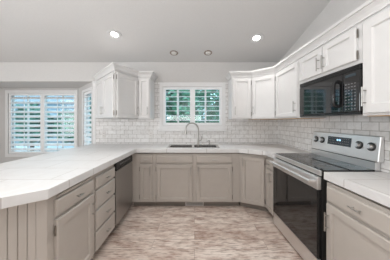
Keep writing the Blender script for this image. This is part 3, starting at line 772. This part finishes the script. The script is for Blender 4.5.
# ------------------------------------------------------------------ ceiling lights
ta = -math.atan(SL)
def ceil_item(name, x, y, label, cat, group):
    return thing(name, (x, y, zc(y) - 0.001), 0, label, cat, group, tilt=(ta, 0, 0))
for x, y, label in ((-1.176, 2.543, 'lit round recessed ceiling light above the left wall cabinets'), (0.9375, 2.616, 'lit round recessed ceiling light above the right wall cabinets'),
                    (-0.75, 0.85, 'added unseen round recessed ceiling light above the aisle beside the peninsula'), (0.10, 0.85, 'added unseen round recessed ceiling light above the aisle beside the right counter')):  # aisle pair added out of view to brighten the cabinet fronts
    c = ceil_item('recessed_light', x, y, label, 'ceiling light', 'lit recessed lights')
    MB().lathe([(0.052, 0), (0.104, 0), (0.106, -0.004), (0.098, -0.010), (0.072, -0.008), (0.054, -0.001)], (0, 0, -0.0005), closed=True, n=36).build('trim_ring', M['canring'], c, smooth=True)
    MB().lathe([(0.051, -0.0005), (0.050, -0.001), (0.03, -0.002), (0.002, -0.0025)], (0, 0, -0.0005), n=28).build('bulb_lens', M['lamp'], c, smooth=True)
    l = bpy.data.lights.new('recessed_bulb', 'SPOT'); l.energy = 20 if y > 2 else 60; l.spot_size = R(150); l.spot_blend = 1; l.shadow_soft_size = 0.1; l.color = (1, 0.97, 0.94)
    lo = bpy.data.objects.new('recessed_bulb', l); C.objects.link(lo); lo.location = (0, 0, -0.03); lo.parent = c
for x, y, label in ((-0.353, 2.975, 'unlit bronze eyeball ceiling light, the left of the small pair above the sink'), (0.233, 2.970, 'unlit bronze eyeball ceiling light, the right of the small pair above the sink')):
    c = ceil_item('eyeball_light', x, y, label, 'ceiling light', 'eyeball lights over the sink')
    MB().lathe([(0.046, 0), (0.070, 0), (0.072, -0.004), (0.064, -0.010), (0.050, -0.008), (0.047, -0.001)], (0, 0, -0.0005), closed=True, n=30).build('trim_ring', M['eyeball'], c, smooth=True)
    MB().lathe([(0.046, -0.001), (0.044, -0.012), (0.036, -0.024), (0.026, -0.028), (0.024, -0.018), (0.004, -0.014)], (0, -0.006, -0.0005), n=28).build('eyeball', M['vent'], c, smooth=True)

# ------------------------------------------------------------------ outside
structure('ground', MB().box(-14, 8, 4.2, 16, -0.25, -0.15), M['patio'])
def tree(x, y, h, r, label, m, n=3800, stem=0.6):
    root = thing('garden_tree', (x, y, -0.15), 0, label, 'tree', 'trees outside the windows')
    b = MB(); b.tube([(0, 0, 0), (0.03, 0.02, stem), (0, 0, h * 0.7)], [0.09, 0.07, 0.03], 8); b.build('trunk', M['bark'], root, smooth=True)
    b = MB(); rn = random.Random(int(x * 100) + 5)
    lobes = [(rn.uniform(-.5, .5) * r, rn.uniform(-.5, .5) * r, rn.uniform(stem + .25 * r, h - .4 * r), rn.uniform(.4, .65) * r) for _ in range(14)]
    for k in range(n):
        lx, ly, lz, lr = rn.choice(lobes)
        d = Vector((rn.gauss(0, 1), rn.gauss(0, 1), rn.gauss(0, 1))).normalized() * lr * rn.uniform(0.7, 1.0)
        p = Vector((lx, ly, lz)) + d
        u = Vector((rn.gauss(0, 1), rn.gauss(0, 1), rn.gauss(0, .6))).normalized(); v = u.cross(d + Vector((0.01, 0, 0))).normalized(); s = rn.uniform(0.06, 0.13)
        b.add([p - u * s, p + v * s * 0.5, p + u * s, p - v * s * 0.5], [(0, 1, 2, 3)])
    b.build('foliage', m, root)
tree(-0.1, 10.0, 3.8, 1.3, 'tall leafy tree outside standing behind the pair seen over the sink', M['leaf2'], stem=0.3)
tree(-0.75, 6.2, 3.0, 1.0, 'leafy tree outside seen through the left shutter over the sink', M['leaf'], stem=0.25)
tree(1.05, 7.6, 3.3, 1.1, 'leafy tree outside seen through the right shutter over the sink', M['leaf'], stem=0.25)
tree(-5.9, 8.6, 2.1, 1.0, 'green tree outside the left half of the bay window', M['leaf2'])
tree(-7.9, 8.4, 2.3, 1.1, 'green tree outside at the left edge of the bay window', M['leaf2'])
tree(-4.6, 7.4, 2.6, 0.9, 'green tree outside the right half of the bay window', M['leaf'])
tree(-3.1, 8.5, 3.0, 1.2, 'green tree outside between the bay and the sink window', M['leaf2'])
c = thing('garden_fence', (-4, 11.7, -0.15), 0, 'grey board fence at the back of the garden outside', 'fence')
MB().box(-9, 9, 0, 0.03, 0.05, 1.7).build('boards', M['fence'], c)
for k in range(10): MB().box(-9 + k * 2, -8.9 + k * 2, -0.11, -0.001, 0, 1.8).build('post', M['fence'], c)

c = thing('neighbour_house', (-13.5, 12.5, -0.15), 0, 'pale blue-grey house beyond the garden outside the bay window', 'house')
M['siding'] = noisy('pale_siding', (0.30, 0.37, 0.44), (0.34, 0.41, 0.48), 3, 0.8, stretch=(0.3, 1, 12))
M['roofing'] = noisy('grey_roofing', (0.20, 0.23, 0.27), (0.26, 0.29, 0.33), 6, 0.9)
MB().box(-6, 6.5, 0, 4, 0, 2.9).build('wall', M['siding'], c)
MB().add([(-6.4, -0.5, 2.85), (6.9, -0.5, 2.85), (6.9, 4.5, 2.85), (-6.4, 4.5, 2.85), (-6.4, 2, 4.2), (6.9, 2, 4.2)], [(0, 3, 2, 1), (0, 1, 5, 4), (2, 3, 4, 5), (1, 2, 5), (3, 0, 4)]).build('roof', M['roofing'], c)
for x in (-2.5, 0.5, 3.6):
    f = MB().box(x, x + 1.2, -0.03, -0.001, 1.0, 2.2).build('window_frame', M['trim'], c)
    MB().box(x + 0.08, x + 1.12, -0.035, -0.0305, 1.08, 2.12).build('window_pane', M['display'], f)
